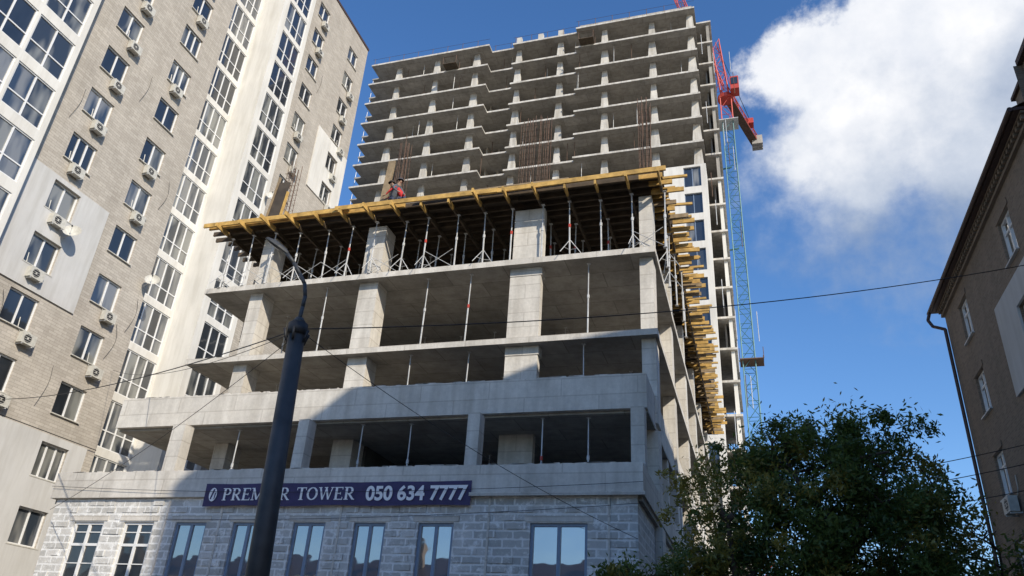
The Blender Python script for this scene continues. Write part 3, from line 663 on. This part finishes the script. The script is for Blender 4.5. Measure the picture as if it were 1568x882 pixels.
# ================================================================ overhead wires
b=MB()
def wire(p0,p1,sag,r=.014):
    p0=Vector(p0);p1=Vector(p1); pts=[]
    for i in range(25):
        t=i/24; p=p0.lerp(p1,t); p.z-=4*sag*t*(1-t); pts.append(p)
    b.tube(pts,r,'cable',5)
top=(-9.73,PY,8.65)
wire(top,(8.55,23.5,13.8),.45); wire(top,(-31.6,24,11.5),.5); wire(top,(-3.1,21.5,5.4),.3,.008); wire((-9.73,PY,8.5),(-23.4,21.45,6.2),.25,.008)
wire((-9.73,PY,8.6),(-31.6,30,15.2),.6,.009); wire((-23.6,21.4,7.0),(-2.9,21.35,6.9),.25,.008); wire((-18.6,21.55,5.9),(-2.95,21.5,6.35),.15,.008)
wire((-2.9,30,8.5),(8.55,28,9.6),.3,.014); wire((-2.9,30,8.1),(8.55,28,9.0),.35,.014); wire((-2.9,30,7.2),(8.55,28,8.2),.3,.014); wire((-2.9,30,6.2),(8.55,29,6.4),.3,.014)
b.obj('overhead_wires')

# ================================================================ trees
def leafmat(name,a,c):
    m,nt,bb=newmat(name); co=objco(nt); n=noise(nt,co,1.6,3); n2=noise(nt,co,25,1)
    col=ramp(nt,n,[(.35,a),(.65,c)]); col=mixc(nt,.5,col,ramp(nt,n2,[(.3,(.6,)*3),(.7,(1.3,1.3,1.1))]),'MULTIPLY')
    nt.links.new(col,bb.inputs['Base Color']); bb.inputs['Roughness'].default_value=.5
    tr=nt.nodes.new('ShaderNodeBsdfTranslucent'); nt.links.new(col,tr.inputs[0]); mx=nt.nodes.new('ShaderNodeMixShader'); mx.inputs[0].default_value=.4
    out=nt.nodes['Material Output']; nt.links.new(bb.outputs[0],mx.inputs[1]); nt.links.new(tr.outputs[0],mx.inputs[2]); nt.links.new(mx.outputs[0],out.inputs[0])
    return m
M['leaf']=leafmat('leaf_green',(.055,.095,.020),(.125,.18,.04)); M['leaflit']=leafmat('leaf_sunlit',(.18,.18,.04),(.32,.27,.06))  # the brighter leaf has sunlight painted into its colour
def tree(name,base,height,rad,crown_lo,nb,nleaf,leafk,seed,ls=.065,droop=.25,ncl=330):
    r=random.Random(seed); E=empty(name); w=MB(); base=Vector(base)
    tips=[]; cz=base.z+(height+crown_lo)/2; hz=(height-crown_lo)/2
    def inside(p):
        q=p-Vector((base.x,base.y,cz)); return (q.x/rad)**2+(q.y/rad)**2+(q.z/hz)**2
    def grow(p,d,L,rr,lev):
        q=p; n=4
        for i in range(n):
            d2=(d+Vector((r.uniform(-.2,.2),r.uniform(-.2,.2),r.uniform(-.1,.15)-(droop*.5 if lev>=2 else 0)))).normalized(); nq=q+d2*L/n
            if lev>0 and inside(nq)>.85 and nq.z>cz-hz*.6: return
            w.cyl(q,nq,rr*(1-.18*i),'bark',rr*(1-.18*(i+1)),6,False); q=nq; d=d2
            if lev>=2: tips.append((Vector(q),lev))
            if lev<3 and i>0:
                for _ in range(2 if lev else nb//3):
                    a=r.uniform(0,6.283); dd=Vector((math.cos(a),math.sin(a),r.uniform(.0,.7))).normalized()
                    dd=(dd*.8+d*.45).normalized(); grow(q,dd,L*r.uniform(.5,.75) if lev else rad*r.uniform(.55,.95),rr*.5,lev+1)
        tips.append((Vector(q),3))
    grow(base,Vector((r.uniform(-.05,.05),0,1)),height*.72,height*.016+.03,0)
    w.obj('trunk_and_limbs',E)
    lf=MB()
    T=[t for t in tips if t[0].z>base.z+crown_lo*.8 and inside(t[0])<1.1]
    r.shuffle(T); T=T[:ncl//2]
    while len(T)<ncl:
        p=Vector((base.x+r.uniform(-rad,rad),base.y+r.uniform(-rad,rad),cz+r.uniform(-hz,hz)))
        bumpy=1+.22*math.sin(p.x*2.7+seed)*math.sin(p.z*2.3+p.y*1.9)
        if .25<inside(p)<.95*bumpy: T.append((p,3))
    per=max(8,nleaf//len(T))
    for t,_ in T:
        s=r.uniform(.13,.30)*(rad/2.4)**.5; kk=leafk if r.random()<.82 else ('leaflit' if leafk=='leaf' else 'leaf')
        dr=Vector((t.x-base.x+r.uniform(-.6,.6),t.y-base.y+r.uniform(-.6,.6),r.uniform(-.9,1.0))).normalized()*r.uniform(.1,.75)
        for i in range(int(per*r.uniform(.4,1.6))):
            k=r.random(); p=t+Vector((r.gauss(0,s),r.gauss(0,s),r.gauss(0,s*.8)))*(1.1-k*.7)+dr*k+Vector((0,0,-.3*k*k))
            n=Vector((r.gauss(0,1),r.gauss(0,1),r.gauss(.5,1))).normalized(); u=n.cross(Vector((r.gauss(0,1),r.gauss(0,1),r.gauss(0,1)))).normalized(); v=n.cross(u)
            l=ls*r.uniform(.6,1.25); lf.quad([p-u*l,p+v*l*.36-u*l*.1,p+u*l,p-v*l*.36-u*l*.1],kk)
    lf.obj('foliage',E)
tree('deciduous_tree',(1.55,18,0),7.75,2.5,2.0,9,64000,'leaf',3)
tree('deciduous_tree',(-.75,17.6,0),7.0,1.15,2.6,6,11000,'leaflit',8,ncl=120)
tree('deciduous_tree',(4.3,19.5,0),5.6,1.7,1.6,6,16000,'leaf',5,ncl=130)
tree('deciduous_tree',(-1.9,17,0),4.6,1.4,1.4,6,14000,'leaf',9,ncl=130)

# ================================================================ workers
for k,c in (('skin',(.42,.26,.18)),('cloth_grey',(.10,.11,.13)),('cloth_blue',(.04,.05,.09)),('cloth_red',(.55,.03,.03)),('helmet_dark',(.05,.05,.06)),('hair',(.04,.03,.02))): M[k]=plain(k,c,.8,0,.2,20)
def worker(name,loc,rot,shirt,trous,hat,bend):
    E=empty(name); me=bpy.data.meshes.new('rig')
    J={'pel':((0,0,.55),.15),'spi':((0,-.12*bend,.78),.145),'che':((0,-.26*bend,1.0),.155),'nek':((0,-.36*bend,1.14),.06),'hea':((0,-.42*bend,1.25),.095),'top':((0,-.45*bend,1.36),.08),'nos':((0,-.42*bend-.11,1.27),.018)}
    ed=[('pel','spi',0),('spi','che',0),('che','nek',0),('nek','hea',2),('hea','top',2),('hea','nos',2)]
    for s,t in ((-1,'l'),(1,'r')):
        J['hp'+t]=((.11*s,0,.50),.10); J['kn'+t]=((.17*s,-.34,.46 if s>0 else .36),.068); J['an'+t]=((.14*s,-.12,.09),.045); J['to'+t]=((.15*s,-.30,.04),.04)
        J['sh'+t]=((.19*s,-.28*bend,1.06),.065); J['el'+t]=((.26*s,-.42*bend,.80),.047); J['wr'+t]=((.16*s,-.42*bend-.18,.62),.03); J['pa'+t]=((.14*s,-.42*bend-.25,.58),.034)
        ed+=[('pel','hp'+t,1),('hp'+t,'kn'+t,1),('kn'+t,'an'+t,1),('an'+t,'to'+t,3),('che','sh'+t,0),('sh'+t,'el'+t,0),('el'+t,'wr'+t,0),('wr'+t,'pa'+t,2)]
        for f in range(5):
            o=(f-2)*.018; l=(.055,.075,.085,.078,.06)[f]
            J[f'f{f}a'+t]=((.14*s+o,-.42*bend-.25-l*.6,.56),.010); J[f'f{f}b'+t]=((.14*s+o*1.1,-.42*bend-.25-l,.52),.008)
            ed+=[('pa'+t,f'f{f}a'+t,2),(f'f{f}a'+t,f'f{f}b'+t,2)]
    keys=list(J); me.from_pydata([J[k][0] for k in keys],[(keys.index(a),keys.index(c)) for a,c,_ in ed],[])
    o=bpy.data.objects.new('body',me); sc.collection.objects.link(o)
    sk=o.modifiers.new('s','SKIN')
    for i,k in enumerate(keys): me.skin_vertices[0].data[i].radius=(J[k][1],J[k][1])
    me.skin_vertices[0].data[0].use_root=True
    ss=o.modifiers.new('ss','SUBSURF'); ss.levels=1; ss.render_levels=1
    dg=bpy.context.evaluated_depsgraph_get(); nm=bpy.data.meshes.new_from_object(o.evaluated_get(dg)); o.modifiers.clear(); o.data=nm
    for k in (shirt,trous,'skin','dark'): nm.materials.append(M[k])
    seg=[(Vector(J[a][0]),Vector(J[c][0]),l) for a,c,l in ed]
    for p in nm.polygons:
        best=9;bl=0
        for a,c,l in seg:
            ab=c-a; t=max(0,min(1,(p.center-a).dot(ab)/ab.length_squared)); dd=(p.center-a-ab*t).length
            if dd<best: best=dd;bl=l
        p.material_index=bl; p.use_smooth=True
    o.parent=E
    h=MB(); hc=Vector((0,-.44*bend,1.33)); n=12
    rr=[[hc+Vector((math.cos(a*2*math.pi/n)*r_,math.sin(a*2*math.pi/n)*r_*1.15,z)) for a in range(n)] for r_,z in ((.15,-.01),(.125,0),(.12,.05),(.095,.095),(.05,.125),(.005,.135))]
    for i in range(5):
        for a in range(n): h.quad([rr[i][a],rr[i][(a+1)%n],rr[i+1][(a+1)%n],rr[i+1][a]],hat)
    for s in (-1,1):
        h.cyl((.035*s,-.42*bend-.088,1.285),(.035*s,-.42*bend-.098,1.285),.012,'dark',n=6); h.cyl((.10*s,-.42*bend,1.25),(.115*s,-.42*bend,1.25),.03,'skin',n=8)
    h.cyl((-.025,-.42*bend-.09,1.215),(.025,-.42*bend-.09,1.215),.006,'cloth_red',n=5)
    h.obj('helmet_and_face',E,True)
    E.location=loc; E.rotation_euler=(0,0,rot)
worker('construction_worker',(-14.0,24.95,19.62),math.radians(60),'cloth_grey','cloth_blue','helmet_dark',1.0)
worker('construction_worker',(-13.45,25.05,19.62),math.radians(-70),'cloth_red','cloth_blue','hair',1.5)
